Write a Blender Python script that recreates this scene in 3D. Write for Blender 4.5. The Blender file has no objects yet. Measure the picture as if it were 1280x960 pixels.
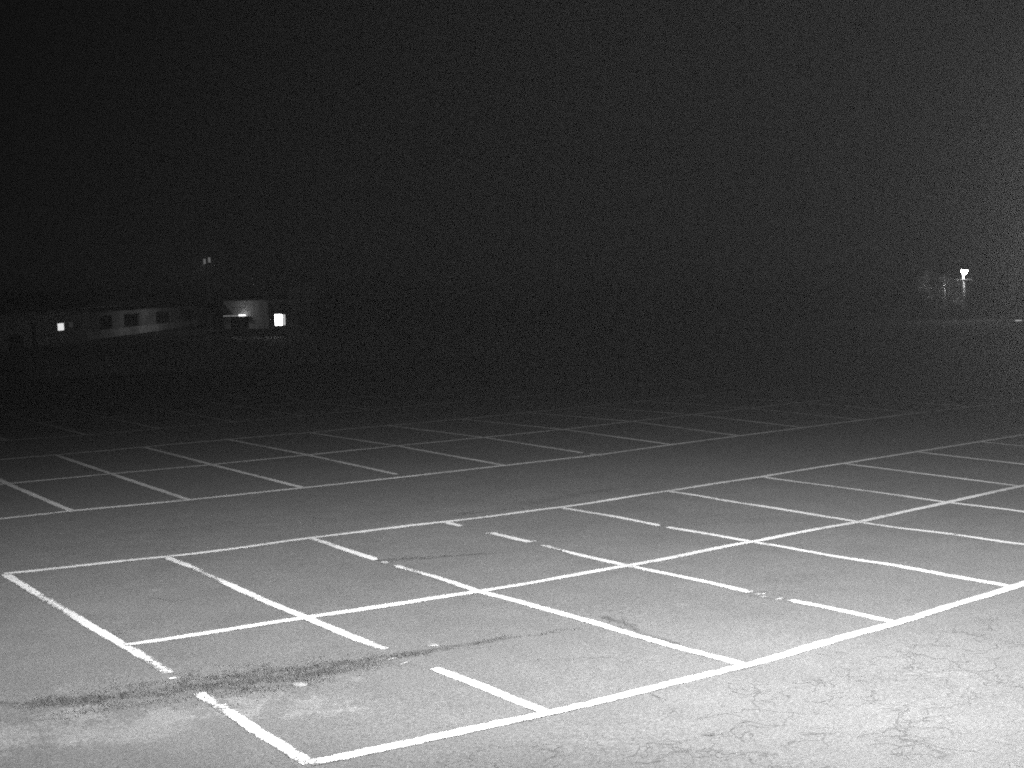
import bpy, bmesh, math, random
import numpy as np
from mathutils import Vector, Matrix

random.seed(7)
rng = np.random.default_rng(7)
scene = bpy.context.scene
col = scene.collection

# ------------------------------------------------------------------ camera
cam_d = bpy.data.cameras.new('camera')
cam = bpy.data.objects.new('camera', cam_d)
col.objects.link(cam)
CAM = Vector((-5.0197, -20.2373, 4.043))
right = Vector((0.82129183, -0.56989825, -0.02637665))
up = Vector((0.06187309, 0.04301507, 0.99715667))
fwd = Vector((0.56714324, 0.82058863, -0.07058929))
m = Matrix.Identity(4)
for i in range(3):
    m[i][0], m[i][1], m[i][2], m[i][3] = right[i], up[i], -fwd[i], CAM[i]
cam.matrix_world = m
cam_d.sensor_width = 36.0
cam_d.lens = 36.0 * 1705.92 / 1280.0
cam_d.clip_end = 6000.0
scene.camera = cam

# ------------------------------------------------------------------ night sky
world = bpy.data.worlds.new('World')
scene.world = world
world.use_nodes = True
bg = world.node_tree.nodes['Background']
bg.inputs[0].default_value = (1.0, 1.0, 1.0, 1.0)
bg.inputs[1].default_value = 0.0030

scene.view_settings.view_transform = 'Standard'
scene.view_settings.look = 'None'
scene.view_settings.exposure = 0.0
scene.view_settings.gamma = 1.0
scene.view_settings.use_curve_mapping = False
scene.cycles.max_bounces = 4
scene.cycles.volume_bounces = 0
scene.cycles.use_denoising = False        # keep the grain of a night exposure
scene.cycles.sample_clamp_indirect = 0.25
scene.cycles.caustics_reflective = False
scene.cycles.caustics_refractive = False
scene.cycles.filter_width = 2.0
scene.cycles.use_adaptive_sampling = True
scene.cycles.adaptive_threshold = 0.10
scene.cycles.adaptive_min_samples = 20

# floodlight that lights the lot (its own lamp is made in its builder)
F2 = Vector((0.5686, 0.8227, 0.0))
R2 = Vector((0.8227, -0.5686, 0.0))
# (name, metres right / ahead of the camera, height, aim to the right, dip, power, spread, up-down ratio)
FLOODS = (
    ('wide', 2.57, 5.70, 4.10, 42.0, -0.7, 19000.0, 157.8, 1.0),
    ('beam', 3.17, 2.0, 9.64, -10.0, 31.2, 64000.0, 88.0, 0.42),
)
HAZE = 0.0009


# ------------------------------------------------------------------ helpers
def tag(o, label, cat, group=None):
    o['label'] = label
    o['category'] = cat
    if group:
        o['group'] = group
    return o


def empty(name, loc, rz=0.0):
    o = bpy.data.objects.new(name, None)
    o.location = loc
    o.rotation_euler = (0, 0, rz)
    o.empty_display_size = 0.2
    col.objects.link(o)
    return o


def link(name, me, mat, parent=None, smooth=False):
    o = bpy.data.objects.new(name, me)
    if mat is not None:
        me.materials.append(mat)
    if parent is not None:
        o.parent = parent
    if smooth:
        for p in me.polygons:
            p.use_smooth = True
    col.objects.link(o)
    return o


class MB:
    """collects boxes, tubes and lathes of one part"""
    def __init__(self):
        self.bm = bmesh.new()

    def box(self, x0, x1, y0, y1, z0, z1, bevel=0.0):
        r = bmesh.ops.create_cube(self.bm, size=1.0)
        vs = r['verts']
        for v in vs:
            v.co = Vector(((x0 + x1) / 2 + v.co.x * (x1 - x0), (y0 + y1) / 2 + v.co.y * (y1 - y0), (z0 + z1) / 2 + v.co.z * (z1 - z0)))
        if bevel > 0:
            es = list({e for v in vs for e in v.link_edges})
            bmesh.ops.bevel(self.bm, geom=es, offset=bevel, segments=2, affect='EDGES', profile=0.5)
        return self

    def tube(self, p, q, r0, r1=None, n=12):
        p, q = Vector(p), Vector(q)
        r1 = r0 if r1 is None else r1
        d = (q - p).normalized()
        a = d.orthogonal().normalized()
        b = d.cross(a)
        lo, hi = [], []
        for i in range(n):
            t = 2 * math.pi * i / n
            v = a * math.cos(t) + b * math.sin(t)
            lo.append(self.bm.verts.new(p + v * r0))
            hi.append(self.bm.verts.new(q + v * r1))
        for i in range(n):
            j = (i + 1) % n
            self.bm.faces.new((lo[i], lo[j], hi[j], hi[i]))
        self.bm.faces.new(lo[::-1])
        self.bm.faces.new(hi)
        return self

    def lathe(self, prof, c=(0, 0, 0), n=20):
        rings = []
        for r, z in prof:
            rings.append([self.bm.verts.new((c[0] + r * math.cos(2 * math.pi * i / n), c[1] + r * math.sin(2 * math.pi * i / n), c[2] + z)) for i in range(n)])
        for a, b in zip(rings, rings[1:]):
            for i in range(n):
                j = (i + 1) % n
                self.bm.faces.new((a[i], a[j], b[j], b[i]))
        self.bm.faces.new(rings[0][::-1])
        self.bm.faces.new(rings[-1])
        return self

    def poly(self, pts, faces):
        vs = [self.bm.verts.new(p) for p in pts]
        for f in faces:
            self.bm.faces.new([vs[i] for i in f])
        return self

    def build(self, name, mat, parent=None, smooth=False, loc=None):
        bmesh.ops.recalc_face_normals(self.bm, faces=self.bm.faces)
        me = bpy.data.meshes.new(name)
        self.bm.to_mesh(me)
        self.bm.free()
        o = link(name, me, mat, parent, smooth)
        if loc is not None:
            o.location = loc
        return o


# ------------------------------------------------------------------ materials
def new_mat(name):
    mt = bpy.data.materials.new(name)
    mt.use_nodes = True
    return mt, mt.node_tree, mt.node_tree.nodes['Principled BSDF']


def g(v):
    return (v, v, v, 1.0)


def math_node(nt, op, a, b=None, clamp=False):
    n = nt.nodes.new('ShaderNodeMath')
    n.operation = op
    n.use_clamp = clamp
    for i, x in enumerate((a, b)):
        if x is None:
            continue
        if isinstance(x, (int, float)):
            n.inputs[i].default_value = x
        else:
            nt.links.new(x, n.inputs[i])
    return n.outputs[0]


def noise(nt, vec, scale, detail=4.0, rough=0.55, dist=0.0):
    n = nt.nodes.new('ShaderNodeTexNoise')
    n.inputs['Scale'].default_value = scale
    n.inputs['Detail'].default_value = detail
    n.inputs['Roughness'].default_value = rough
    n.inputs['Distortion'].default_value = dist
    nt.links.new(vec, n.inputs['Vector'])
    return n.outputs['Fac']


def ramp(nt, fac, lo, hi, a=0.0, b=1.0):
    n = nt.nodes.new('ShaderNodeMapRange')
    n.interpolation_type = 'SMOOTHSTEP'
    n.inputs['From Min'].default_value = lo
    n.inputs['From Max'].default_value = hi
    n.inputs['To Min'].default_value = a
    n.inputs['To Max'].default_value = b
    nt.links.new(fac, n.inputs['Value'])
    return n.outputs[0]


def coords(nt, which='Object'):
    return nt.nodes.new('ShaderNodeTexCoord').outputs[which]


def grey_mat(name, base, var=0.25, scale=3.0, rough=0.8, bump=0.2, bscale=30.0, metal=0.0):
    """plain surface with uneven tone and a little relief"""
    mt, nt, bs = new_mat(name)
    co = coords(nt)
    a = ramp(nt, noise(nt, co, scale, 6), 0.25, 0.75, base * (1 - var), base * (1 + var))
    b = ramp(nt, noise(nt, co, scale * 9, 3), 0.2, 0.8, 0.88, 1.12)
    v = math_node(nt, 'MULTIPLY', a, b)
    nt.links.new(v, bs.inputs['Base Color'])
    bs.inputs['Roughness'].default_value = rough
    bs.inputs['Metallic'].default_value = metal
    if bump:
        bn = nt.nodes.new('ShaderNodeBump')
        bn.inputs['Strength'].default_value = bump
        bn.inputs['Distance'].default_value = 0.02
        nt.links.new(noise(nt, co, bscale, 3), bn.inputs['Height'])
        nt.links.new(bn.outputs[0], bs.inputs['Normal'])
    return mt


def glow_mat(name, strength, base=0.8):
    mt, nt, bs = new_mat(name)
    bs.inputs['Base Color'].default_value = g(base)
    bs.inputs['Emission Color'].default_value = g(1.0)
    bs.inputs['Emission Strength'].default_value = strength
    return mt


def asphalt_mat():
    mt, nt, bs = new_mat('asphalt')
    co = coords(nt)
    attr_d = nt.nodes.new('ShaderNodeAttribute'); attr_d.attribute_name = 'damp'
    attr_p = nt.nodes.new('ShaderNodeAttribute'); attr_p.attribute_name = 'silt'
    big = ramp(nt, noise(nt, co, 0.22, 5, 0.6), 0.25, 0.75, 0.93, 1.07)
    mid = ramp(nt, noise(nt, co, 1.7, 6, 0.62, 0.4), 0.25, 0.75, 0.93, 1.07)
    fine = ramp(nt, noise(nt, co, 30.0, 4, 0.78), 0.2, 0.8, 0.55, 1.45)
    grit = ramp(nt, noise(nt, co, 120.0, 2, 0.7), 0.2, 0.8, 0.72, 1.28)
    base = math_node(nt, 'MULTIPLY', math_node(nt, 'MULTIPLY', big, mid), math_node(nt, 'MULTIPLY', fine, grit))
    base = math_node(nt, 'MULTIPLY', base, ramp(nt, noise(nt, co, 9.0, 4, 0.7), 0.2, 0.8, 0.118, 0.134))
    # fine alligator cracks that come and go
    warp = nt.nodes.new('ShaderNodeVectorMath'); warp.operation = 'MULTIPLY_ADD'
    nz = nt.nodes.new('ShaderNodeTexNoise'); nz.inputs['Scale'].default_value = 2.2; nz.inputs['Detail'].default_value = 5
    nt.links.new(co, nz.inputs['Vector'])
    nt.links.new(nz.outputs['Color'], warp.inputs[0])
    warp.inputs[1].default_value = (0.7, 0.7, 0.0)
    nt.links.new(co, warp.inputs[2])
    sep = nt.nodes.new('ShaderNodeSeparateXYZ')
    nt.links.new(co, sep.inputs[0])
    edge_y = math_node(nt, 'ADD', sep.outputs['Y'], math_node(nt, 'MULTIPLY', noise(nt, co, 0.6, 3), 2.0))
    lane = ramp(nt, edge_y, -10.0, -8.6, 1.0, 0.12)
    cracks = None
    for sc, wd, th in ((3.4, 0.012, 0.50), (1.3, 0.010, 0.46)):
        vo = nt.nodes.new('ShaderNodeTexVoronoi')
        vo.feature = 'DISTANCE_TO_EDGE'
        vo.inputs['Scale'].default_value = sc
        nt.links.new(warp.outputs[0], vo.inputs['Vector'])
        line = ramp(nt, vo.outputs['Distance'], 0.0, wd * sc, 1.0, 0.0)
        gate = ramp(nt, noise(nt, co, 0.55 * sc, 4, 0.6), th, th + 0.12)
        c = math_node(nt, 'MULTIPLY', math_node(nt, 'MULTIPLY', line, gate), lane)
        cracks = c if cracks is None else math_node(nt, 'MAXIMUM', cracks, c)
    # damp, mossy seams and pale silt, each with its own ragged shape
    brk = math_node(nt, 'ADD', math_node(nt, 'MULTIPLY', noise(nt, co, 3.6, 7, 0.72, 0.7), 1.1), math_node(nt, 'MULTIPLY', noise(nt, co, 24.0, 4, 0.7), 0.9))
    damp = ramp(nt, math_node(nt, 'ADD', math_node(nt, 'MULTIPLY', attr_d.outputs['Fac'], 0.9), brk), 1.30, 1.90)
    damp = math_node(nt, 'MULTIPLY', damp, ramp(nt, attr_d.outputs['Fac'], 0.0, 0.3))
    brk3 = math_node(nt, 'ADD', math_node(nt, 'MULTIPLY', noise(nt, co, 2.6, 7, 0.74, 0.9), 1.2), math_node(nt, 'MULTIPLY', noise(nt, co, 18.0, 4, 0.7), 0.5))
    silt = ramp(nt, math_node(nt, 'ADD', math_node(nt, 'MULTIPLY', attr_p.outputs['Fac'], 0.6), brk3), 1.22, 1.46)
    silt = math_node(nt, 'MULTIPLY', silt, ramp(nt, attr_p.outputs['Fac'], 0.0, 0.3))
    k = math_node(nt, 'SUBTRACT', 1.0, math_node(nt, 'MULTIPLY', damp, 0.55))
    k = math_node(nt, 'MULTIPLY', k, math_node(nt, 'SUBTRACT', 1.0, math_node(nt, 'MULTIPLY', cracks, 0.36)))
    k = math_node(nt, 'MULTIPLY', k, math_node(nt, 'ADD', 1.0, math_node(nt, 'MULTIPLY', silt, 0.40)))
    v = math_node(nt, 'MULTIPLY', base, k)
    nt.links.new(v, bs.inputs['Base Color'])
    bs.inputs['Roughness'].default_value = 0.93
    bs.inputs['Specular IOR Level'].default_value = 0.25
    h = math_node(nt, 'SUBTRACT', noise(nt, co, 60.0, 4, 0.7), math_node(nt, 'MULTIPLY', cracks, 1.2))
    bn = nt.nodes.new('ShaderNodeBump')
    bn.inputs['Strength'].default_value = 0.5
    bn.inputs['Distance'].default_value = 0.012
    nt.links.new(h, bn.inputs['Height'])
    nt.links.new(bn.outputs[0], bs.inputs['Normal'])
    return mt


def paint_mat():
    mt, nt, bs = new_mat('line_paint')
    co = coords(nt)
    chip = ramp(nt, noise(nt, co, 14.0, 7, 0.72, 0.9), 0.54, 0.60)
    patch = ramp(nt, noise(nt, co, 0.7, 3), 0.44, 0.60)
    chip = math_node(nt, 'MULTIPLY', chip, patch)
    ea = nt.nodes.new('ShaderNodeAttribute'); ea.attribute_name = 'edge'
    e4 = math_node(nt, 'POWER', ea.outputs['Fac'], 3.0)
    frag = math_node(nt, 'ADD', math_node(nt, 'MULTIPLY', e4, 0.34), math_node(nt, 'MULTIPLY', noise(nt, co, 17.0, 6, 0.75, 0.6), 1.0))
    chip = math_node(nt, 'MAXIMUM', chip, ramp(nt, math_node(nt, 'ADD', frag, math_node(nt, 'MULTIPLY', patch, 0.06)), 0.70, 0.78))
    wear = ramp(nt, noise(nt, co, 26.0, 5, 0.7), 0.2, 0.75, 0.76, 1.05)
    tone = math_node(nt, 'MULTIPLY', math_node(nt, 'MULTIPLY', wear, 0.66), ramp(nt, noise(nt, co, 0.5, 3), 0.3, 0.7, 0.85, 1.1))
    mix = nt.nodes.new('ShaderNodeMix')
    nt.links.new(chip, mix.inputs[0])
    nt.links.new(tone, mix.inputs[2])
    mix.inputs[3].default_value = 0.12
    nt.links.new(mix.outputs[0], bs.inputs['Base Color'])
    bs.inputs['Roughness'].default_value = 0.8
    bn = nt.nodes.new('ShaderNodeBump')
    bn.inputs['Strength'].default_value = 0.4
    bn.inputs['Distance'].default_value = 0.006
    nt.links.new(noise(nt, co, 60.0, 4, 0.7), bn.inputs['Height'])
    nt.links.new(bn.outputs[0], bs.inputs['Normal'])
    return mt


M_asphalt = asphalt_mat()
M_paint = paint_mat()
M_soil = grey_mat('turf_ground', 0.045, 0.35, 0.6, 0.95, 0.6, 14.0)
M_grass = grey_mat('grass_blades', 0.30, 0.3, 0.5, 0.8, 0.0)
M_moss = grey_mat('moss', 0.06, 0.5, 6.0, 0.95, 0.0)
M_crack = grey_mat('crack_filling', 0.06, 0.4, 8.0, 0.95, 0.4, 60.0)
M_kerb = grey_mat('kerb_concrete', 0.07, 0.3, 1.5, 0.9, 0.4, 40.0)
M_wall = grey_mat('plaster_wall', 0.42, 0.3, 0.35, 0.9, 0.3, 12.0)
M_lit_base_frame = grey_mat('pale_lit_base_frame', 0.80, 0.25, 0.5, 0.9, 0.3, 12.0)  # paleness bakes in light on the long wall's foot; also window trim
M_white = grey_mat('white_wall', 0.70, 0.15, 0.7, 0.9, 0.2, 10.0)
M_darkwall = grey_mat('dark_boarding', 0.06, 0.3, 1.0, 0.85, 0.3, 20.0)
M_roof = grey_mat('roof_sheet', 0.045, 0.35, 0.8, 0.7, 0.3, 10.0)
M_frame = grey_mat('window_frame', 0.20, 0.2, 3.0, 0.6, 0.1)
M_metal = grey_mat('galvanised_steel', 0.45, 0.2, 5.0, 0.45, 0.1, 50.0, 0.7)
M_darkmetal = grey_mat('painted_steel', 0.05, 0.3, 5.0, 0.5, 0.1, 50.0, 0.2)
M_wood = grey_mat('weathered_timber', 0.22, 0.35, 4.0, 0.9, 0.4, 25.0)
M_stone = grey_mat('pale_stone', 0.17, 0.2, 20.0, 0.9, 0.4, 60.0)
M_bark = grey_mat('bark', 0.10, 0.4, 6.0, 0.95, 0.6, 20.0)
M_leaf = grey_mat('leaves', 0.42, 0.45, 1.6, 0.7, 0.0)
mt, nt, bs = new_mat('dark_glass')
bs.inputs['Base Color'].default_value = g(0.012)
bs.inputs['Roughness'].default_value = 0.12
M_glass = mt
M_lit_window = glow_mat('lit_window', 16.0)
M_lit_pane = glow_mat('lit_pane', 0.85)
M_lit_pane2 = glow_mat('lit_pane_curtained', 0.48)
M_dim_pane = glow_mat('dim_pane', 0.022, 0.1)
M_lamp = glow_mat('street_lamp_glass', 60.0)
M_tube = glow_mat('tube_lamp', 0.22)
M_bulb = glow_mat('bulb', 1.5)
M_flood = glow_mat('floodlight_lens', 40.0)
M_dimlens = glow_mat('dim_lens', 0.11)
M_strip = glow_mat('strip_light', 0.30)

# ------------------------------------------------------------------ the lot
def wob(x, y):
    """gentle unevenness of the old pavement, only in the near part"""
    x = np.asarray(x, float); y = np.asarray(y, float)
    w = np.clip((x + 6.4) / 3, 0, 1) * np.clip((16.9 - x) / 5, 0, 1) * np.clip((y + 13.4) / 2, 0, 1) * np.clip((3.9 - y) / 3, 0, 1)
    z = 0.006 * np.sin(1.1 * x + 0.7 * y + 0.4) + 0.005 * np.sin(-0.8 * x + 1.9 * y) + 0.004 * np.sin(2.7 * x + 1.2 * y + 2.0) + 0.003 * np.sin(1.3 * x - 3.3 * y + 1.0)
    return z * w


LOT = (-32.0, 92.0, -42.0, 50.0)


def graded(lo, hi, a, b, step):
    c = list(np.arange(a, b + 1e-6, step))
    x, s = a, step
    left = []
    while x > lo:
        s *= 1.25
        x -= s
        left.append(max(x, lo))
    x, s = b, step
    rightl = []
    while x < hi:
        s *= 1.25
        x += s
        rightl.append(min(x, hi))
    return np.array(left[::-1] + c + rightl)


def seg_dist(X, Y, pts):
    """distance to a polyline, and the fraction along it"""
    best = np.full(X.shape, 1e9)
    fr = np.zeros(X.shape)
    n = len(pts) - 1
    for i in range(n):
        ax, ay = pts[i]; bx, by = pts[i + 1]
        dx, dy = bx - ax, by - ay
        t = np.clip(((X - ax) * dx + (Y - ay) * dy) / (dx * dx + dy * dy), 0, 1)
        d = np.hypot(X - ax - t * dx, Y - ay - t * dy)
        k = d < best
        best = np.where(k, d, best)
        fr = np.where(k, (i + t) / n, fr)
    return best, fr


gx = graded(LOT[0], LOT[1], -6.5, 17.0, 0.07)
gy = graded(LOT[2], LOT[3], -13.5, 4.0, 0.07)
X, Y = np.meshgrid(gx, gy)
Z = wob(X, Y)
nx, ny = len(gx), len(gy)
V = np.stack([X.ravel(), Y.ravel(), Z.ravel()], 1)
ii = (np.arange(ny - 1)[:, None] * nx + np.arange(nx - 1)[None, :]).ravel()
Q = np.stack([ii, ii + 1, ii + 1 + nx, ii + nx], 1)


def fast_mesh(name, V, Q):
    me = bpy.data.meshes.new(name)
    k = Q.shape[1]
    me.vertices.add(len(V)); me.vertices.foreach_set('co', V.astype(np.float32).ravel())
    me.loops.add(Q.size); me.loops.foreach_set('vertex_index', Q.astype(np.int32).ravel())
    me.polygons.add(len(Q)); me.polygons.foreach_set('loop_start', (np.arange(len(Q)) * k).astype(np.int32))
    me.update(calc_edges=True)
    return me


damp = np.zeros(X.shape); silt = np.zeros(X.shape)


def add_seam(pts, w0, w1, amount):
    global damp
    d, t = seg_dist(X, Y, pts)
    w = w0 + (w1 - w0) * t
    damp = np.maximum(damp, amount * np.clip(1.25 - d / w, 0, 1))


add_seam([(-6.0, -4.4), (-3.2, -5.4), (-1.66, -6.18), (-1.28, -6.49)], 0.06, 0.08, 0.8)
add_seam([(-1.35, -6.45), (-0.84, -6.68)], 0.22, 0.26, 0.85)
add_seam([(-0.84, -6.68), (-0.21, -6.82), (0.26, -6.95)], 0.34, 0.48, 0.62)
add_seam([(0.26, -6.98), (0.8, -7.12), (1.4, -7.2), (1.99, -7.2)], 0.50, 0.34, 0.72)
add_seam([(1.99, -7.19), (2.56, -7.24), (3.16, -7.3), (3.76, -7.4)], 0.22, 0.10, 0.75)
add_seam([(3.76, -7.4), (4.34, -7.56), (4.88, -7.78)], 0.09, 0.05, 0.6)
add_seam([(-1.6, -6.95), (-0.9, -7.1), (-0.2, -7.15)], 0.2, 0.2, 0.5)
add_seam([(7.9, 0.30), (8.3, 0.36)], 0.16, 0.16, 0.7)
add_seam([(9.6, 0.5), (10.2, 0.62), (11.25, 0.72), (12.46, 0.68)], 0.45, 0.3, 0.55)
add_seam([(3.0, 2.75), (3.37, 2.54), (4.56, 2.19), (5.93, 1.8), (7.09, 1.52), (8.6, 1.3), (10.6, 1.4)], 0.16, 0.14, 0.42)
add_seam([(4.74, 1.5), (4.74, 1.05)], 0.12, 0.12, 0.45)
add_seam([(4.8, -2.3), (5.41, -2.69), (5.99, -2.9), (6.68, -3.19)], 0.12, 0.06, 0.8)
add_seam([(1.2, -2.5), (1.91, -2.56), (2.6, -2.57)], 0.08, 0.08, 0.45)
add_seam([(5.16, -7.35), (5.13, -7.84), (5.02, -8.33), (5.05, -8.78)], 0.1, 0.1, 0.75)
add_seam([(4.9, -10.6), (5.44, -10.95), (5.9, -11.35), (6.8, -11.9)], 0.16, 0.1, 0.5)
add_seam([(6.2, -10.9), (7.0, -11.2), (7.5, -11.6)], 0.14, 0.1, 0.45)
add_seam([(2.2, -6.9), (2.3, -7.8)], 0.16, 0.12, 0.5)
add_seam([(7.3, -7.5), (7.45, -8.1)], 0.1, 0.1, 0.6)
for sx, sy, sr, sa in ((-1.25, -7.05, 0.55, 1.0), (-0.82, -7.9, 0.75, 1.0), (-0.45, -7.6, 0.5, 1.0), (-1.9, -7.3, 0.8, 0.9), (-1.3, -7.6, 0.7, 1.0), (0.1, -7.9, 0.7, 0.9), (1.45, -2.1, 0.2, 0.75), (1.75, -2.2, 0.15, 0.7),
                       (6.16, -9.12, 0.7, 0.55), (5.5, -9.0, 0.6, 0.45), (-1.05, -5.98, 0.5, 0.8), (6.3, -7.46, 0.4, 0.7), (6.9, -8.3, 0.7, 0.5), (1.5, -7.65, 0.5, 0.7), (0.6, -7.75, 0.4, 0.8),
                       (2.9, -7.0, 0.22, 0.6), (7.6, -12.2, 0.5, 0.5), (4.2, -9.2, 0.7, 0.45), (0.8, -8.4, 0.8, 0.8)):
    d = np.hypot(X - sx, Y - sy) / sr
    silt = np.maximum(silt, sa * np.clip(1.3 - d, 0, 1))

me = fast_mesh('parking_lot', V, Q)
for nm, arr in (('damp', damp), ('silt', silt)):
    at = me.attributes.new(nm, 'FLOAT', 'POINT')
    at.data.foreach_set('value', arr.astype(np.float32).ravel())
lot = link('parking_lot', me, M_asphalt, None, True)
lot['kind'] = 'structure'

# the ground all round it, out to the horizon
mb = MB()
o_, i_ = 4000.0, LOT
pts = [(-o_, -o_, -0.004), (o_, -o_, -0.004), (o_, o_, -0.004), (-o_, o_, -0.004),
       (i_[0], i_[2], -0.004), (i_[1], i_[2], -0.004), (i_[1], i_[3], -0.004), (i_[0], i_[3], -0.004)]
mb.poly(pts, [(0, 1, 5, 4), (1, 2, 6, 5), (2, 3, 7, 6), (3, 0, 4, 7)])
ground = mb.build('ground', M_soil)
ground['kind'] = 'structure'

# kerb along the far and right-hand edge of the lot, stone by stone where it shows
kerb = empty('kerb', (0, 50.1, 0))
kerb['kind'] = 'structure'
kb = MB().box(-0.985, 0.985, -0.09, 0.09, -0.05, 0.12, 0.015)
first = kb.build('kerb_stone', M_kerb, kerb, loc=(6.0, 0, 0))
for i in range(1, 16):
    c = first.copy()
    c.location = (6.0 + 2.0 * i, random.uniform(-0.01, 0.01), random.uniform(-0.008, 0.008))
    col.objects.link(c)

# ------------------------------------------------------------------ painted bays
WORN = ((0.15, -1.9, 1.2), (0.08, -5.9, 0.9), (2.4, -1.5, 1.3), (0.0, -7.7, 0.6), (4.83, -3.4, 0.6), (5.05, -8.0, 0.8), (7.37, -3.4, 0.6), (7.36, -7.1, 0.5), (2.35, -6.7, 0.4), (6.5, -9.9, 0.35), (4.7, -9.95, 0.3), (8.0, -9.75, 0.3))


def strip(pts, width, lift, name='painted_line', ragged=0.012):
    P = [Vector((a, b)) for a, b in pts]
    out = []
    for a, b in zip(P, P[1:]):
        L = (b - a).length
        n = max(1, int(L / (0.11 if a.length < 26 else 0.8)))
        for i in range(n):
            out.append(a.lerp(b, i / n))
    out.append(P[-1])
    vs, fs, ew = [], [], []
    drift = 0.0
    for i, p in enumerate(out):
        t = (out[min(i + 1, len(out) - 1)] - out[max(i - 1, 0)]).normalized()
        nrm = Vector((-t.y, t.x))
        drift = drift * 0.9 + random.uniform(-0.004, 0.004)
        wl = width / 2 + random.uniform(-ragged, ragged) * 0.7
        wr = width / 2 + random.uniform(-ragged, ragged) * 0.7
        e = 0.0
        for s, wd in ((1, wl), (-1, wr)):
            q = p + nrm * (s * wd + drift)
            if i in (0, len(out) - 1):
                q = q + t * random.uniform(-0.03, 0.03)
            vs.append((q.x, q.y, float(wob(q.x, q.y)) + lift))
        mid = p + nrm * drift
        vs.append((mid.x, mid.y, float(wob(mid.x, mid.y)) + lift))
        end = 0.75 if i in (0, len(out) - 1) else 0.0
        worn = max([0.80 * min(1.0, 1.6 * (1 - math.hypot((p.x - a_) * 4, p.y - b_) / c_)) for a_, b_, c_ in WORN])
        ew += [1.0, 1.0, max(end, worn, 0.0)]
        if i:
            j = 3 * i
            fs.append((j - 3, j - 1, j + 2, j))
            fs.append((j - 1, j - 2, j + 1, j + 2))
    me = bpy.data.meshes.new(name)
    me.from_pydata(vs, [], fs)
    at = me.attributes.new('edge', 'FLOAT', 'POINT')
    at.data.foreach_set('value', ew)
    return link(name, me, M_paint, lot)


def cut(pts, gaps):
    """split a polyline into strokes, leaving out the worn stretches (t0, t1 in metres from its start)"""
    P = [Vector(p) for p in pts]
    acc = [0.0]
    for a, b in zip(P, P[1:]):
        acc.append(acc[-1] + (b - a).length)

    def at_(s):
        for i in range(len(P) - 1):
            if s <= acc[i + 1] or i == len(P) - 2:
                return P[i].lerp(P[i + 1], (s - acc[i]) / max(1e-6, acc[i + 1] - acc[i]))
    cuts = [0.0] + [x for gp in sorted(gaps) for x in gp] + [acc[-1]]
    res = []
    for s0, s1 in zip(cuts[0::2], cuts[1::2]):
        if s1 - s0 < 0.02:
            continue
        seq = [at_(s0)] + [P[i] for i in range(len(P)) if s0 + 1e-3 < acc[i] < s1 - 1e-3] + [at_(s1)]
        res.append([(p.x, p.y) for p in seq])
    return res


# crossings of the bay lines, metres on the ground, cast from image pixels, lens bend included
T = {
 0: [(0.10, 0.50), (2.45, 0.16), (4.86, 0.03), (7.32, -0.2), (9.76, -0.3), (12.41, -0.26), (15.11, -0.1), (17.81, 0.09), (20.46, 0.27)],
 1: [(0.11, -4.71), (2.33, -4.95), (4.8, -5.15), (7.35, -5.16), (9.9, -5.1), (12.48, -4.98), (15.11, -4.73), (17.61, -4.49)],
 2: [(0.0, -9.75), (2.44, -9.93), (5.0, -9.97), (7.59, -9.81), (10.22, -9.52)],
 3: [(2.72, 5.85), (4.95, 5.56), (7.38, 5.41), (9.81, 5.29), (12.37, 5.27), (15.0, 5.22), (17.6, 5.5), (20.1, 5.66)],
 4: [(2.8, 10.81), (5.1, 10.73), (7.48, 10.56), (10.01, 10.55), (12.59, 10.59), (15.26, 10.51), (17.96, 10.49), (20.66, 10.75)],
 5: [(3.0, 15.75), (5.27, 15.6), (7.62, 15.61), (10.04, 15.61), (12.49, 15.46), (15.1, 15.48), (17.68, 15.41)],
 6: [(5.33, 20.54), (7.51, 20.13), (9.78, 20.23), (12.32, 20.41), (14.78, 20.5), (17.52, 20.71), (20.15, 20.84)],
}
T[7] = [(x + 0.1, 25.45 + 0.3 * (i / 6)) for i, (x, y) in enumerate(T[6])]
T[8] = [(x + 0.2, 30.35 + 0.3 * (i / 6)) for i, (x, y) in enumerate(T[6])]
NB = {0: 26, 1: 26, 2: 26, 3: 25, 4: 25, 5: 25, 6: 24, 7: 24, 8: 24}
for k in T:
    while len(T[k]) < NB[k]:
        x, y = T[k][-1]
        T[k].append((x + 2.58, y + (0.16 if len(T[k]) < 11 else 0.0)))
    if k >= 3:
        for _ in range(4):
            x, y = T[k][0]
            T[k].insert(0, (x - 2.45, y + 0.06))

WID = {'A': (0.17, 0.148), 'B': (0.20, 0.155), 'C': (0.20, 0.155)}
GAPS = {('A', 0): [(6.75, 7.62)], ('A', 1): [(7.02, 8.06)], ('A', 2): [(2.30, 2.47), (2.63, 2.85)], ('A', 3): [(0.55, 1.42), (2.56, 2.88), (7.3, 7.98)], ('A', 4): [(2.68, 2.86)],
        ('B', 7): [(0.05, 0.5)], ('B', 9): [(0.3, 0.6)], ('A', 6): [], ('A', 5): []}
for i in range(4, 14):
    GAPS.setdefault(('B', i), [])
for blk, (a, b, c) in (('A', (0, 1, 2)), ('B', (3, 4, 5)), ('C', (6, 7, 8))):
    for k in (a, b, c):
        strip(T[k], WID[blk][0], 0.0075)
    for i in range(min(len(T[a]), len(T[b]), len(T[c]))):
        pts = [T[a][i], T[b][i], T[c][i]]
        gaps = GAPS.get((blk, i), [])
        if (blk, i) not in GAPS and random.random() < 0.3:
            s = random.uniform(0.8, 8.5)
            gaps = [(s, s + random.uniform(0.05, 0.12))]
        for seq in cut(pts, gaps):
            strip(seq, WID[blk][1], 0.004)
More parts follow.
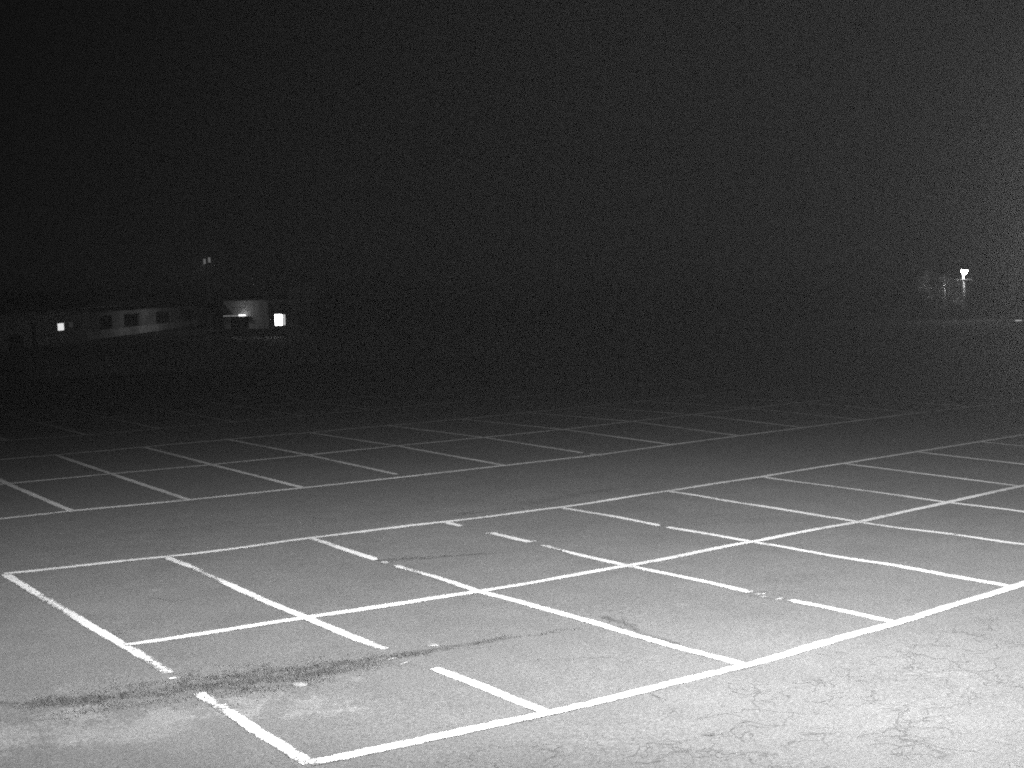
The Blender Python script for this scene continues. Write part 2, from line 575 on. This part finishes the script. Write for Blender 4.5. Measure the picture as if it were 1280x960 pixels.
# leftover flakes of paint in the worn stretches
for x, y, l, w in ((2.24, -7.27, 0.10, 0.05), (2.27, -7.50, 0.17, 0.07), (7.49, -7.67, 0.14, 0.05), (7.46, -8.03, 0.12, 0.05), (7.33, -1.66, 0.22, 0.06), (7.38, -2.70, 0.2, 0.05),
                   (4.83, -2.55, 0.16, 0.05), (0.05, -6.45, 0.14, 0.05), (7.40, -7.80, 0.10, 0.04)):
    a = random.uniform(-0.5, 0.5)
    strip([(x - l / 2 * math.cos(a), y - l / 2 * math.sin(a)), (x + l / 2 * math.cos(a), y + l / 2 * math.sin(a))], w, 0.004, 'paint_flake', 0.02)

# ------------------------------------------------------------------ cracks with ragged edges
def crack(p, ang, length, w, depth=0):
    pts = [Vector(p)]
    a = ang
    n = max(5, int(length / 0.055))
    for i in range(n):
        a += random.gauss(0, 0.62) + (ang - a) * 0.3
        pts.append(pts[-1] + Vector((math.cos(a), math.sin(a))) * (length / n))
    vs, fs = [], []
    for i, q in enumerate(pts):
        t = (pts[min(i + 1, n)] - pts[max(i - 1, 0)]).normalized()
        nr = Vector((-t.y, t.x))
        ww = w * random.uniform(0.35, 1.3) * (1 - 0.85 * i / n)
        for s in (1, -1):
            e = q + nr * s * ww / 2
            vs.append((e.x, e.y, float(wob(e.x, e.y)) + 0.0022))
        if i:
            fs.append((2 * i - 2, 2 * i - 1, 2 * i + 1, 2 * i))
    me = bpy.data.meshes.new('crack')
    me.from_pydata(vs, [], fs)
    link('crack', me, M_crack, lot)
    if depth < 2:
        for _ in range(random.choice((0, 1, 2, 2))):
            i = random.randint(1, n - 1)
            crack(pts[i], ang + random.choice((-1, 1)) * random.uniform(0.6, 1.3), length * random.uniform(0.25, 0.55), w * 0.7, depth + 1)


for x, y, a, l, w in ((2.3, -7.28, -0.05, 1.6, 0.03), (-1.7, -6.25, -0.5, 1.2, 0.02), (4.8, -2.35, -0.55, 2.1, 0.03), (5.14, -7.4, -1.6, 1.4, 0.03), (1.2, -2.5, 0.0, 1.3, 0.02),
                      (8.2, 0.35, 0.1, 2.2, 0.03), (3.2, 2.6, -0.25, 3.8, 0.03), (-1.5, -7.0, -1.1, 0.8, 0.02), (2.2, -6.95, -1.2, 0.9, 0.025), (7.35, -7.5, -1.3, 0.7, 0.025),
                      (7.4, -0.7, -1.7, 1.0, 0.025), (3.9, -11.0, 0.15, 1.3, 0.02), (4.9, -10.7, -0.6, 1.4, 0.022), (5.9, -11.4, 0.2, 1.3, 0.018), (5.1, -12.2, 0.5, 1.5, 0.018),
                      (6.4, -12.4, 0.9, 1.6, 0.018), (7.2, -11.0, -0.6, 1.5, 0.018), (8.0, -10.6, -0.3, 1.7, 0.018), (6.6, -10.6, -1.1, 1.1, 0.018), (5.8, -12.8, 0.1, 1.4, 0.018),
                      (7.6, -12.0, 0.4, 1.6, 0.018), (4.4, -10.3, -0.9, 1.2, 0.018), (8.6, -11.6, 0.8, 1.4, 0.018), (3.2, -8.9, 0.3, 1.2, 0.014), (9.4, -10.4, -0.4, 1.6, 0.018), (0.3, -3.9, -1.2, 0.5, 0.018)):
    crack((x, y), a, l, w * 0.7)
for i in range(26):
    x, y = random.uniform(2.5, 10.5), random.uniform(-13.0, -9.8)
    if y < -9.9 - 0.0 * x:
        crack((x, y), random.uniform(-0.9, 0.9), random.uniform(0.2, 0.7), 0.013, 1)

# ------------------------------------------------------------------ loose stones
def stone(name, loc, sx, sy, sz, label):
    bm = bmesh.new()
    bmesh.ops.create_icosphere(bm, subdivisions=2, radius=1.0)
    for v in bm.verts:
        k = 1 + 0.18 * math.sin(3.1 * v.co.x + 2.3 * v.co.y + sx * 90) + random.uniform(-0.06, 0.06)
        v.co = Vector((v.co.x * sx * k, v.co.y * sy * k, max(v.co.z, -0.45) * sz * k + 0.45 * sz))
    me = bpy.data.meshes.new(name)
    bm.to_mesh(me); bm.free()
    o = link(name, me, M_stone)
    o.location = (loc[0], loc[1], float(wob(*loc)) + 0.001)
    o.rotation_euler = (0, 0, -0.6)
    return tag(o, label, 'stone')


stone('loose_stone', (0.97, -7.58), 0.095, 0.06, 0.022, 'pale flat stone lying on the dark mossy seam of the asphalt')
stone('loose_stone', (2.86, -7.10), 0.07, 0.04, 0.014, 'thin pale stone chip beside a gap worn in a bay line')

# ------------------------------------------------------------------ low moss and weeds in the seam
tv = []
for (ax, ay), (bx, by), sg, cnt in (((-6.0, -4.4), (-1.66, -6.18), 0.03, 500), ((-1.66, -6.18), (-1.28, -6.47), 0.04, 250), ((-1.3, -6.48), (-0.84, -6.66), 0.11, 1700), ((-0.84, -6.66), (0.26, -6.92), 0.22, 2600),
                                    ((0.2, -6.95), (0.8, -7.1), 0.27, 3900), ((0.8, -7.1), (1.4, -7.2), 0.23, 3600), ((1.4, -7.19), (2.0, -7.2), 0.14, 2000), ((2.0, -7.2), (2.6, -7.25), 0.055, 800),
                                    ((2.6, -7.25), (3.76, -7.4), 0.03, 600), ((3.76, -7.4), (4.6, -7.6), 0.02, 160), ((-1.5, -6.9), (-0.4, -7.1), 0.12, 350), ((7.95, 0.30), (8.3, 0.36), 0.06, 250), ((4.8, -2.3), (5.9, -2.9), 0.02, 250)):
    t = rng.random(cnt)
    px = ax + (bx - ax) * t + rng.normal(0, sg, cnt)
    py = ay + (by - ay) * t + rng.normal(0, sg, cnt) + 0.05 * np.sin(px * 9)
    keep_t = (np.sin(px * 13 + 2 * np.sin(py * 11)) + np.sin(py * 17 + px * 5) + rng.normal(0, 0.7, cnt)) > -0.5
    tv.append(np.stack([px, py], 1)[keep_t])
tv = np.concatenate(tv)
n = len(tv)
an = rng.uniform(0, np.pi, n); tw = rng.uniform(0.004, 0.010, n); th = rng.uniform(0.008, 0.034, n); ln = rng.normal(0, 0.012, (n, 2)); z0 = wob(tv[:, 0], tv[:, 1]) - 0.002
TV = np.stack([np.stack([tv[:, 0] - np.cos(an) * tw, tv[:, 1] - np.sin(an) * tw, z0], 1), np.stack([tv[:, 0] + np.cos(an) * tw, tv[:, 1] + np.sin(an) * tw, z0], 1),
               np.stack([tv[:, 0] + ln[:, 0], tv[:, 1] + ln[:, 1], z0 + th], 1)], 1).reshape(-1, 3)
moss = link('moss', fast_mesh('moss', TV, np.arange(3 * n).reshape(-1, 3)), M_moss)
moss['kind'] = 'stuff'
moss['label'] = 'dark low moss growing along a seam in the asphalt'
moss['category'] = 'moss'

# ------------------------------------------------------------------ grass beyond the kerb
N = 90000
u = rng.random(N)
gxs = rng.uniform(-2, 95, N)
gys = 50.3 + (u ** 1.6) * 62.0
keep = (gxs > 6 + (gys - 50) * 0.18) & (gxs < 14 + (gys - 50) * 0.75 + rng.exponential(9.0, N))
gxs, gys = gxs[keep], gys[keep]
n = len(gxs)
clump = 0.6 + 0.4 * np.sin(gxs * 0.9 + np.sin(gys * 0.4) * 2) * np.sin(gys * 0.7)
hgt = rng.uniform(0.05, 0.17, n) * (0.7 + 0.6 * clump)
ang = rng.uniform(0, np.pi, n)
wd = rng.uniform(0.02, 0.05, n)
lean = rng.normal(0, 0.05, (n, 2))
b0 = np.stack([gxs - np.cos(ang) * wd, gys - np.sin(ang) * wd, np.full(n, -0.006)], 1)
b1 = np.stack([gxs + np.cos(ang) * wd, gys + np.sin(ang) * wd, np.full(n, -0.006)], 1)
b2 = np.stack([gxs + lean[:, 0], gys + lean[:, 1], hgt], 1)
GV = np.stack([b0, b1, b2], 1).reshape(-1, 3)
GQ = np.arange(3 * n).reshape(-1, 3)
grass = link('grass', fast_mesh('grass', GV, GQ), M_grass)
grass['kind'] = 'stuff'
grass['label'] = 'rough grass between the lot and the far buildings'
grass['category'] = 'grass'

# ------------------------------------------------------------------ long low building
dr = Vector((0.54994391, 0.83520159, 0))
RZ = math.atan2(dr.y, dr.x)          # local x runs along the front, local -y faces the lot
lb = empty('long_building', (23.2, 92.0, 0), RZ)
tag(lb, 'long low dark building with wide dark windows beyond the lot', 'building')
S0, S1, DP, EH = -26.0, 86.0, 9.0, 3.15
openings = [(-19.0, -13.5), (-7.0, -1.5), (29.0, 33.6), (38.4, 45.0), (53.0, 60.5), (67.2, 74.6)]
ZW0, ZW1 = 0.85, 2.25
small = [(15.2, 17.4, 1.15, 1.92), (18.6, 20.2, 1.35, 1.98)]
mb = MB()
cuts = sorted([(a, b, ZW0, ZW1) for a, b in openings] + small)
x = S0
for a, b, z0, z1 in cuts:
    mb.box(x, a, 0, 0.3, 0.0, EH)
    mb.box(a, b, 0, 0.3, 0.0, z0)
    mb.box(a, b, 0, 0.3, z1, EH)
    x = b
mb.box(x, S1, 0, 0.3, 0.0, EH)
mb.box(S0, S1, DP - 0.3, DP, 0, EH)
mb.box(S0, S0 + 0.3, 0.302, DP - 0.302, 0, EH)
mb.box(S1 - 0.3, S1, 0.302, DP - 0.302, 0, EH)
mb.build('wall', M_wall, lb)
pl = MB().box(24.0, 77.0, -0.05, -0.002, 0.0, 0.80, 0.0).build('baked_light_base', M_lit_base_frame, lb)  # slab paler than the wall: light on its foot put into colour
pl['label'] = 'lower wall under the windows, coloured paler to stand for light on it'
mb = MB()
ov = 0.6
zr = EH + 1.5
pts = [(S0 - ov, -ov, EH - 0.12), (S1 + ov, -ov, EH - 0.12), (S1 + ov, DP / 2, zr), (S0 - ov, DP / 2, zr), (S0 - ov, DP + ov, EH - 0.12), (S1 + ov, DP + ov, EH - 0.12)]
pts += [(p[0], p[1], p[2] + 0.14) for p in pts]
mb.poly(pts, [(0, 1, 2, 3), (3, 2, 5, 4), (6, 7, 8, 9), (9, 8, 11, 10), (0, 1, 7, 6), (4, 5, 11, 10), (0, 3, 9, 6), (3, 4, 10, 9), (1, 2, 8, 7), (2, 5, 11, 8)])
mb.build('roof', M_roof, lb)
MB().tube((S0 - ov, -ov - 0.08, EH + 0.0), (S1 + ov, -ov - 0.08, EH + 0.0), 0.07, n=8).build('gutter', M_darkmetal, lb)
for a, b in openings:
    mb = MB()
    mb.box(a, b, 0.10, 0.18, ZW0, ZW0 + 0.07).box(a, b, 0.10, 0.18, ZW1 - 0.07, ZW1)
    k = max(2, int((b - a) / 1.5))
    for i in range(k + 1):
        xc = min(max(a + (b - a) * i / k, a + 0.035), b - 0.035)
        mb.box(xc - 0.03, xc + 0.03, 0.10, 0.18, ZW0 + 0.07, ZW1 - 0.07)
    wdw = mb.build('window', M_frame, lb)
    for i in range(k):
        MB().box(a + (b - a) * i / k, a + (b - a) * (i + 1) / k, 0.13, 0.14, ZW0 + 0.03, ZW1 - 0.03).build('pane', M_glass, wdw)
for (a, b, z0, z1), mm, lab in zip(small, (M_lit_pane, M_dim_pane), ('small brightly lit window', 'small dimly lit window')):
    mb = MB().box(a, b, 0.05, 0.13, z0, z0 + 0.06).box(a, b, 0.05, 0.13, z1 - 0.06, z1).box(a, a + 0.08, 0.05, 0.13, z0 + 0.06, z1 - 0.06).box(b - 0.08, b, 0.05, 0.13, z0 + 0.06, z1 - 0.06)
    wdw = mb.build('window', M_frame, lb)
    wdw['label'] = lab
    MB().box(a + 0.08, b - 0.08, 0.085, 0.095, z0 + 0.06, z1 - 0.06).build('pane', mm, wdw)
MB().box(8.0, 9.1, -0.03, 0.0 - 0.002, 0.02, 2.1).build('door', M_darkwall, lb)

# ------------------------------------------------------------------ pale hut with lamp, and dark annex with the lit window
def ray(uu, vv, t):
    return CAM + (fwd + right * ((uu - 640) / 1705.92) + up * ((480 - vv) / 1705.92)) * t


def hut_frame(u0, t0, u1, t1):
    a, b = ray(u0, 400, t0), ray(u1, 400, t1)
    d = b - a
    return (a.x, a.y, 0.0), math.atan2(d.y, d.x), math.hypot(d.x, d.y)


base, rz, Wd = hut_frame(280, 133, 336, 129)
hut = empty('pale_hut', base, rz)
tag(hut, 'small pale walled hut washed by a lamp above its dark doors', 'hut')
HH = 3.45
mb = MB()
dx0, dx1, dz = 0.9, 3.6, 1.85
mb.box(0, dx0, 0, 0.25, 0.75, HH).box(dx0, dx1, 0, 0.25, dz, HH).box(dx1, Wd, 0, 0.25, 0.75, HH)
mb.box(0, 0.25, 0.252, 5, 0.75, HH).box(Wd - 0.25, Wd, 0.252, 4.748, 0.75, HH).box(0.252, Wd, 4.75, 5, 0.75, HH)
mb.build('wall', M_white, hut)
MB().box(-0.03, dx0, -0.03, 0.25, 0, 0.748).build('baked_light_base', M_darkwall, hut)  # this dark slab and the next put the unlit wall foot into colour
MB().box(dx1, Wd, -0.03, 0.25, 0, 0.748).build('baked_light_base', M_darkwall, hut)
for a, b in ((dx0, (dx0 + dx1) / 2 - 0.01), ((dx0 + dx1) / 2 + 0.01, dx1)):
    dd = MB().box(a, b, 0.08, 0.14, 0.0, dz).build('door', M_darkwall, hut)
    MB().box(a + 0.15, b - 0.15, 0.07, 0.078, 1.0, dz - 0.2).build('pane', M_glass, dd)
    MB().tube((b - 0.1 if a == dx0 else a + 0.1, 0.04, 0.9), (b - 0.1 if a == dx0 else a + 0.1, 0.04, 1.15), 0.015, n=8).build('handle', M_metal, dd)
MB().box(-0.2, Wd + 0.15, -0.35, 5.2, HH + 0.002, HH + 0.16).build('roof', M_roof, hut)
MB().box(0.2, 3.95, -0.75, -0.002, dz + 0.03, dz + 0.10).build('canopy', M_darkwall, hut)
q = [(-1.6, 3.445), (0.1, 3.445), (1.9, 2.15), (-1.6, 2.15)]
mb = MB().poly([(a, -1.1, c) for a, c in q] + [(a, -0.36, c) for a, c in q], [(0, 1, 2, 3), (4, 5, 6, 7), (0, 1, 5, 4), (1, 2, 6, 5), (2, 3, 7, 6), (3, 0, 4, 7)])
mb.build('porch_roof', M_roof, hut)
for a in (-1.5, 0.0):
    MB().box(a - 0.06, a + 0.06, -1.0, -0.88, 0.0, 2.148).build('porch_post', M_darkwall, hut)
MB().box(0.4, 2.68, -0.42, -0.34, dz + 0.13, dz + 0.20).build('lamp_tube', M_tube, hut)
MB().box(2.7, 3.6, -0.45, -0.33, dz + 0.12, dz + 0.30, 0.02).build('lamp', M_bulb, hut)
ld = bpy.data.lights.new('hut_lamp_light', 'POINT')
ld.energy = 10.0
ld.shadow_soft_size = 0.08
lo = bpy.data.objects.new('hut_lamp_light', ld)
lo.parent = hut
lo.location = (3.2, -1.7, dz + 0.8)
MB().tube((3.2, -0.002, dz + 0.95), (3.2, -1.7, dz + 0.98), 0.02, n=8).build('added_arm', M_darkmetal, hut)  # arm added to carry the point light set out from the wall
col.objects.link(lo)

base, rz, Wa = hut_frame(336.8, 128.9, 392, 127)
ann = empty('dark_annex', base, rz)
tag(ann, 'dark boarded shed with one brilliantly lit window', 'shed')
wx0 = Wa * (343 - 336.6) / (392 - 336.6); wx1 = Wa * (357 - 336.6) / (392 - 336.6)
wz0, wz1 = 1.02, 2.12
mb = MB()
mb.box(0, wx0, 0, 0.2, 0, 3.0).box(wx0, wx1, 0, 0.2, 0, wz0).box(wx0, wx1, 0, 0.2, wz1, 3.0).box(wx1, Wa, 0, 0.2, 0, 3.0)
mb.box(0, 0.2, 0.202, 5, 0, 3.0).box(Wa - 0.2, Wa, 0.202, 5, 0, 3.0).box(0.202, Wa - 0.202, 4.8, 5, 0, 3.0)
mb.build('wall', M_darkwall, ann)
MB().box(-0.02, Wa + 0.25, -0.3, 5.2, 3.002, 3.14).build('roof', M_roof, ann)
mb = MB().box(wx0, wx1, 0.04, 0.10, wz0, wz0 + 0.05).box(wx0, wx1, 0.04, 0.10, wz1 - 0.05, wz1).box(wx0, wx0 + 0.05, 0.04, 0.10, wz0 + 0.05, wz1 - 0.05).box(wx1 - 0.05, wx1, 0.04, 0.10, wz0 + 0.05, wz1 - 0.05)
wdw = mb.build('window', M_lit_base_frame, ann)
wm = wx0 + (wx1 - wx0) * 0.66
MB().box(wx0 + 0.05, wm - 0.02, 0.06, 0.07, wz0 + 0.05, wz1 - 0.05).build('pane', M_lit_window, wdw)
MB().box(wm + 0.02, wx1 - 0.05, 0.06, 0.07, wz0 + 0.05, wz1 - 0.05).build('pane', M_lit_pane2, wdw)
MB().box(wm - 0.018, wm + 0.018, 0.05, 0.09, wz0 + 0.05, wz1 - 0.05).build('mullion', M_lit_base_frame, wdw)
MB().box(wx0 - 0.05, wx1 + 0.05, -0.08, -0.002, wz0 - 0.06, wz0 - 0.002).build('sill', M_lit_base_frame, wdw)
# ------------------------------------------------------------------ foliage
def tree(name, loc, h, crown_r, crown_z, label, leaves=2600, trunk_r=0.16, sq=1.0, group=None):
    t = empty(name, loc)
    mb = MB()
    pts = [Vector((0, 0, -0.05))]
    for i in range(4):
        pts.append(pts[-1] + Vector((random.uniform(-0.12, 0.12), random.uniform(-0.12, 0.12), h * 0.2)))
    for i in range(4):
        mb.tube(pts[i], pts[i + 1], trunk_r * (1 - 0.2 * i), trunk_r * (1 - 0.2 * (i + 1)), 10)
    tips = []
    for i in range(11):
        a = i * 2.4
        p = pts[2].lerp(pts[4], random.random())
        q = Vector((math.cos(a) * crown_r * random.uniform(0.4, 0.85), math.sin(a) * crown_r * random.uniform(0.4, 0.85), crown_z + random.uniform(-0.5, 0.6) * crown_r * sq))
        mb.tube(p, p.lerp(q, 0.5) + Vector((0, 0, 0.15)), trunk_r * 0.35, trunk_r * 0.2, 7)
        mb.tube(p.lerp(q, 0.5) + Vector((0, 0, 0.15)), q, trunk_r * 0.2, 0.015, 6)
        tips.append(q)
    mb.build('trunk', M_bark, t, True)
    cl = [q + Vector((random.gauss(0, 0.25), random.gauss(0, 0.25), random.gauss(0, 0.25))) * crown_r for q in tips for _ in range(3)]
    cl = np.array([tuple(c) for c in cl])
    idx = rng.integers(0, len(cl), leaves)
    c = cl[idx] + rng.normal(0, crown_r * 0.13, (leaves, 3))
    d1 = rng.normal(0, 1, (leaves, 3)); d1 /= np.linalg.norm(d1, axis=1)[:, None]
    d2 = np.cross(d1, rng.normal(0, 1, (leaves, 3))); d2 /= np.linalg.norm(d2, axis=1)[:, None]
    s = rng.uniform(0.06, 0.13, leaves)[:, None]
    q = np.stack([c - d1 * s, c + d2 * s * 0.5, c + d1 * s, c - d2 * s * 0.5], 1).reshape(-1, 3)
    link('crown', fast_mesh('crown', q, np.arange(4 * leaves).reshape(-1, 4)), M_leaf, t)
    return tag(t, label, 'tree', group)


def shrub(name, loc, r, h, label, leaves=1200, cat='shrub', group=None):
    t = empty(name, loc)
    mb = MB()
    for i in range(6):
        a = i * 1.05
        mb.tube((0.03 * math.cos(a), 0.03 * math.sin(a), -0.03), (r * 0.6 * math.cos(a), r * 0.6 * math.sin(a), h * random.uniform(0.6, 0.9)), 0.025, 0.008, 6)
    mb.build('stem', M_bark, t)
    c = rng.normal(0, 1, (leaves, 3)); c /= np.linalg.norm(c, axis=1)[:, None]
    lump = 1 + 0.22 * np.sin(c[:, 0] * 5 + 1) * np.sin(c[:, 1] * 4) + 0.15 * np.sin(c[:, 2] * 7)
    c = c * (rng.uniform(0.3, 1, leaves) ** 0.5 * lump)[:, None] * np.array([r, r, h * 0.46]) + np.array([0, 0, h * 0.54])
    d1 = rng.normal(0, 1, (leaves, 3)); d1 /= np.linalg.norm(d1, axis=1)[:, None]
    d2 = np.cross(d1, rng.normal(0, 1, (leaves, 3))); d2 /= np.linalg.norm(d2, axis=1)[:, None]
    s = rng.uniform(0.05, 0.10, leaves)[:, None]
    q = np.stack([c - d1 * s, c + d2 * s * 0.5, c + d1 * s, c - d2 * s * 0.5], 1).reshape(-1, 3)
    link('foliage', fast_mesh('foliage', q, np.arange(4 * leaves).reshape(-1, 4)), M_leaf, t)
    return tag(t, label, cat, group)


def ground_at(uu, t):
    p = ray(uu, 400, t)
    return (p.x, p.y, 0.0)


tree('broadleaf_tree', ground_at(379, 123), 4.9, 1.3, 3.5, 'loose crowned tree standing beside the shed with the lit window', 2600, 0.12, 1.5)
shrub('low_shrub', ground_at(363.5, 126.0), 0.7, 1.45, 'low shrub catching the light of the bright window', 1100)
shrub('low_shrub', ground_at(373, 125.0), 0.8, 0.9, 'squat shrub in the grass right in front of the dark shed', 900)
tree('broadleaf_tree', ground_at(1171, 131), 4.2, 1.7, 2.9, 'bushy tree lit by the street lamp, farther from the lamp', 3200, 0.14)
tree('broadleaf_tree', ground_at(1193, 133), 3.0, 1.3, 1.9, 'small tree lit from above close behind the street lamp', 2400, 0.12)

# ------------------------------------------------------------------ light mast near the long building, its lamps lighting the wall
p = ground_at(263, 150)
p = (p[0], p[1], 0.0)
mast = empty('light_mast', p, -0.6)
tag(mast, 'tall slim mast with twin faintly glowing lamp heads near the pale hut', 'light mast')
MB().tube((0, 0, 0), (-0.05, 0, 7.55), 0.15, 0.10, 12).build('pole', M_white, mast)
MB().box(-0.2, 0.2, -0.2, 0.2, 0, 0.05, 0.01).build('base_plate', M_metal, mast)
MB().tube((-0.4, 0, 7.5), (0.3, 0, 7.5), 0.035, n=10).build('cross_bar', M_metal, mast)
for xx, zz in ((-0.33, 7.45), (0.2, 7.6)):
    hd = MB().box(xx - 0.16, xx + 0.16, -0.20, 0.12, zz, zz + 0.62, 0.03).build('lamp_head', M_metal, mast)
    MB().box(xx - 0.13, xx + 0.13, -0.215, -0.202, zz + 0.04, zz + 0.58).build('lens', M_dimlens, hd)

for sx, target, pw in ((-0.33, 34.0, 260.0), (0.2, 62.0, 620.0)):
    ld = bpy.data.lights.new('mast_light', 'SPOT')
    ld.energy = pw
    ld.spot_size = math.radians(130)
    ld.spot_blend = 1.0
    ld.shadow_soft_size = 0.2
    lo = bpy.data.objects.new('mast_light', ld)
    lo.parent = mast
    col.objects.link(lo)
    lo.location = (sx, 0.45, 7.6)
    wall_pt = Vector((23.2, 92.0, 0)) + dr * target + Vector((0, 0, 1.2))
    aimv = wall_pt - (Vector(p) + Vector((0, 0, 7.6)))
    lo.rotation_euler = (Matrix.Rotation(0.6, 4, 'Z') @ aimv.to_track_quat('-Z', 'Y').to_matrix().to_4x4()).to_euler()

# ------------------------------------------------------------------ lit street lamp on a pole with a crossarm
p = ground_at(1206, 124)
sl = empty('street_lamp', p, -0.60)
tag(sl, 'lit street lamp glowing on a wooden pole with a short crossarm', 'street lamp')
MB().tube((0, 0, -0.1), (-0.12, 0, 4.15), 0.13, 0.09, 14).build('pole', M_wood, sl, True)
MB().box(-0.95, 0.65, -0.18, -0.095, 3.62, 3.72, 0.01).build('crossarm', M_darkmetal, sl)
for xx in (-0.85, 0.55):
    MB().lathe([(0.012, 0), (0.025, 0.015), (0.018, 0.03), (0.028, 0.045), (0.012, 0.07)], (xx, -0.14, 3.722), 10).build('insulator', M_darkmetal, sl)
MB().tube((-0.12, 0, 4.1), (-0.14, -0.30, 4.62), 0.03, 0.03, 10).build('bracket', M_metal, sl)
hd = MB().lathe([(0.10, 0.20), (0.20, 0.14), (0.30, 0.02), (0.32, 0.0)], (-0.14, -0.36, 4.52), 20).build('lamp_shade', M_metal, sl, True)
MB().lathe([(0.12, -0.34), (0.22, -0.26), (0.27, -0.12), (0.26, -0.004)], (-0.14, -0.36, 4.52), 20).build('lamp_glass', M_lamp, sl, True)
ld = bpy.data.lights.new('street_lamp_light', 'POINT')
ld.energy = 80.0
ld.shadow_soft_size = 0.15
lo = bpy.data.objects.new('street_lamp_light', ld)
lo.parent = sl
lo.location = (-0.14, -0.36, 4.0)
col.objects.link(lo)

# slim pole beside it
p = ground_at(1182, 126)
sp = empty('slim_pole', p, 0.0)
tag(sp, 'slim leaning pole between the lit trees and the street lamp', 'pole')
MB().tube((0, 0, -0.05), (-0.12, 0.08, 4.15), 0.07, 0.045, 12).build('shaft', M_metal, sp, True)
MB().lathe([(0.055, 0), (0.06, 0.03), (0.02, 0.07)], (-0.12, 0.08, 4.15), 12).build('cap', M_metal, sp)
MB().box(-0.14, 0.14, -0.14, 0.14, 0, 0.04, 0.008).build('base_plate', M_metal, sp)

# low cabinet with a strip light at the lot's edge
p = ground_at(1272, 106)
cb = empty('utility_cabinet', p, -0.6)
tag(cb, 'low dark cabinet with a short glowing strip light', 'cabinet')
MB().box(-0.45, 0.45, -0.2, 0.2, 0.0, 0.62, 0.02).build('body', M_darkmetal, cb)
MB().box(-0.5, 0.5, -0.26, 0.24, 0.622, 0.68, 0.01).build('lid', M_darkmetal, cb)
MB().box(-0.26, 0.24, -0.23, -0.202, 0.40, 0.50).build('strip_light', M_strip, cb)
for s in (-1, 1):
    MB().box(s * 0.22 - 0.2, s * 0.22 + 0.2, -0.212, -0.201, 0.06, 0.34).build('door', M_darkmetal, cb)

# dark pillar at the edge of the lot
pl = empty('dark_pillar', (13.2, 49.0, 0.0), -0.6)
tag(pl, 'stout dark pillar standing at the kerb before the long building', 'pillar')
MB().box(-0.30, 0.30, -0.22, 0.22, 0.06, 2.25, 0.04).build('body', M_darkmetal, pl)
MB().box(-0.36, 0.36, -0.28, 0.28, 0.0, 0.058, 0.01).build('base', M_kerb, pl)
MB().box(-0.34, 0.34, -0.27, 0.26, 2.252, 2.36, 0.03).build('cap', M_darkmetal, pl)
MB().box(-0.22, 0.22, -0.232, -0.222, 0.9, 2.0).build('front_panel', M_darkwall, pl)

# ------------------------------------------------------------------ floodlight beside the camera that lights the lot
for nm, rr, ff, hh, az, dip, pw, sz, ratio in FLOODS:
    fp = Vector((CAM.x, CAM.y, 0)) + R2 * rr + F2 * ff
    az, dip = math.radians(az), math.radians(dip)
    aim = F2 * math.cos(az) + R2 * math.sin(az)
    fl = empty('floodlight', (fp.x, fp.y, 0.0), math.atan2(aim.y, aim.x))
    tag(fl, 'low floodlight on a steel pole beside the near bays' if nm == 'wide' else 'tall floodlight pole shining down over the painted bays', 'floodlight')
    MB().tube((-0.25, 0, -0.05), (-0.25, 0, hh + 0.15), 0.085, 0.055, 16).build('pole', M_metal, fl, True)
    MB().box(-0.43, -0.07, -0.18, 0.18, 0.0, 0.03, 0.006).build('base_plate', M_metal, fl)
    hs = MB().box(-0.14, 0.0, -0.22, 0.22, -0.16, 0.16, 0.02).build('lamp_housing', M_darkmetal, fl, loc=(0, 0, hh))
    hs.rotation_euler = (0, dip, 0)
    MB().box(0.003, 0.012, -0.19, 0.19, -0.13, 0.13).build('lens', M_flood, hs)
    for i in range(7):
        MB().box(-0.18, -0.142, -0.2 + i * 0.064, -0.19 + i * 0.064, -0.13, 0.13).build('cooling_fin', M_darkmetal, hs)
    MB().box(-0.27, -0.17, -0.03, 0.03, -0.03, 0.03).build('bracket', M_metal, fl, loc=(0, 0, hh))
    ld = bpy.data.lights.new('floodlight_' + nm, 'SPOT')
    ld.energy = pw
    ld.spot_size = math.radians(sz)
    ld.spot_blend = 1.0
    ld.shadow_soft_size = 0.12
    lo = bpy.data.objects.new('floodlight_' + nm, ld)
    col.objects.link(lo)
    lo.parent = hs
    lo.location = (0.06, 0, 0)
    lo.rotation_euler = (0, math.radians(-90), 0)
    lo.scale = (ratio, 1.0, 1.0)

# ------------------------------------------------------------------ haze volume added to spread the floodlights' glow over the sky
mt = bpy.data.materials.new('glow_haze')
mt.use_nodes = True
nt = mt.node_tree
for n_ in list(nt.nodes):
    if n_.type == 'BSDF_PRINCIPLED':
        nt.nodes.remove(n_)
pv = nt.nodes.new('ShaderNodeVolumePrincipled')
pv.inputs['Color'].default_value = g(0.9)
pv.inputs['Density'].default_value = HAZE
pv.inputs['Anisotropy'].default_value = 0.3
nt.links.new(pv.outputs[0], nt.nodes['Material Output'].inputs['Volume'])
hz = MB().box(-4300, 4300, -4300, 4300, -1.0, 11.0).build('haze', mt)
hz['kind'] = 'stuff'
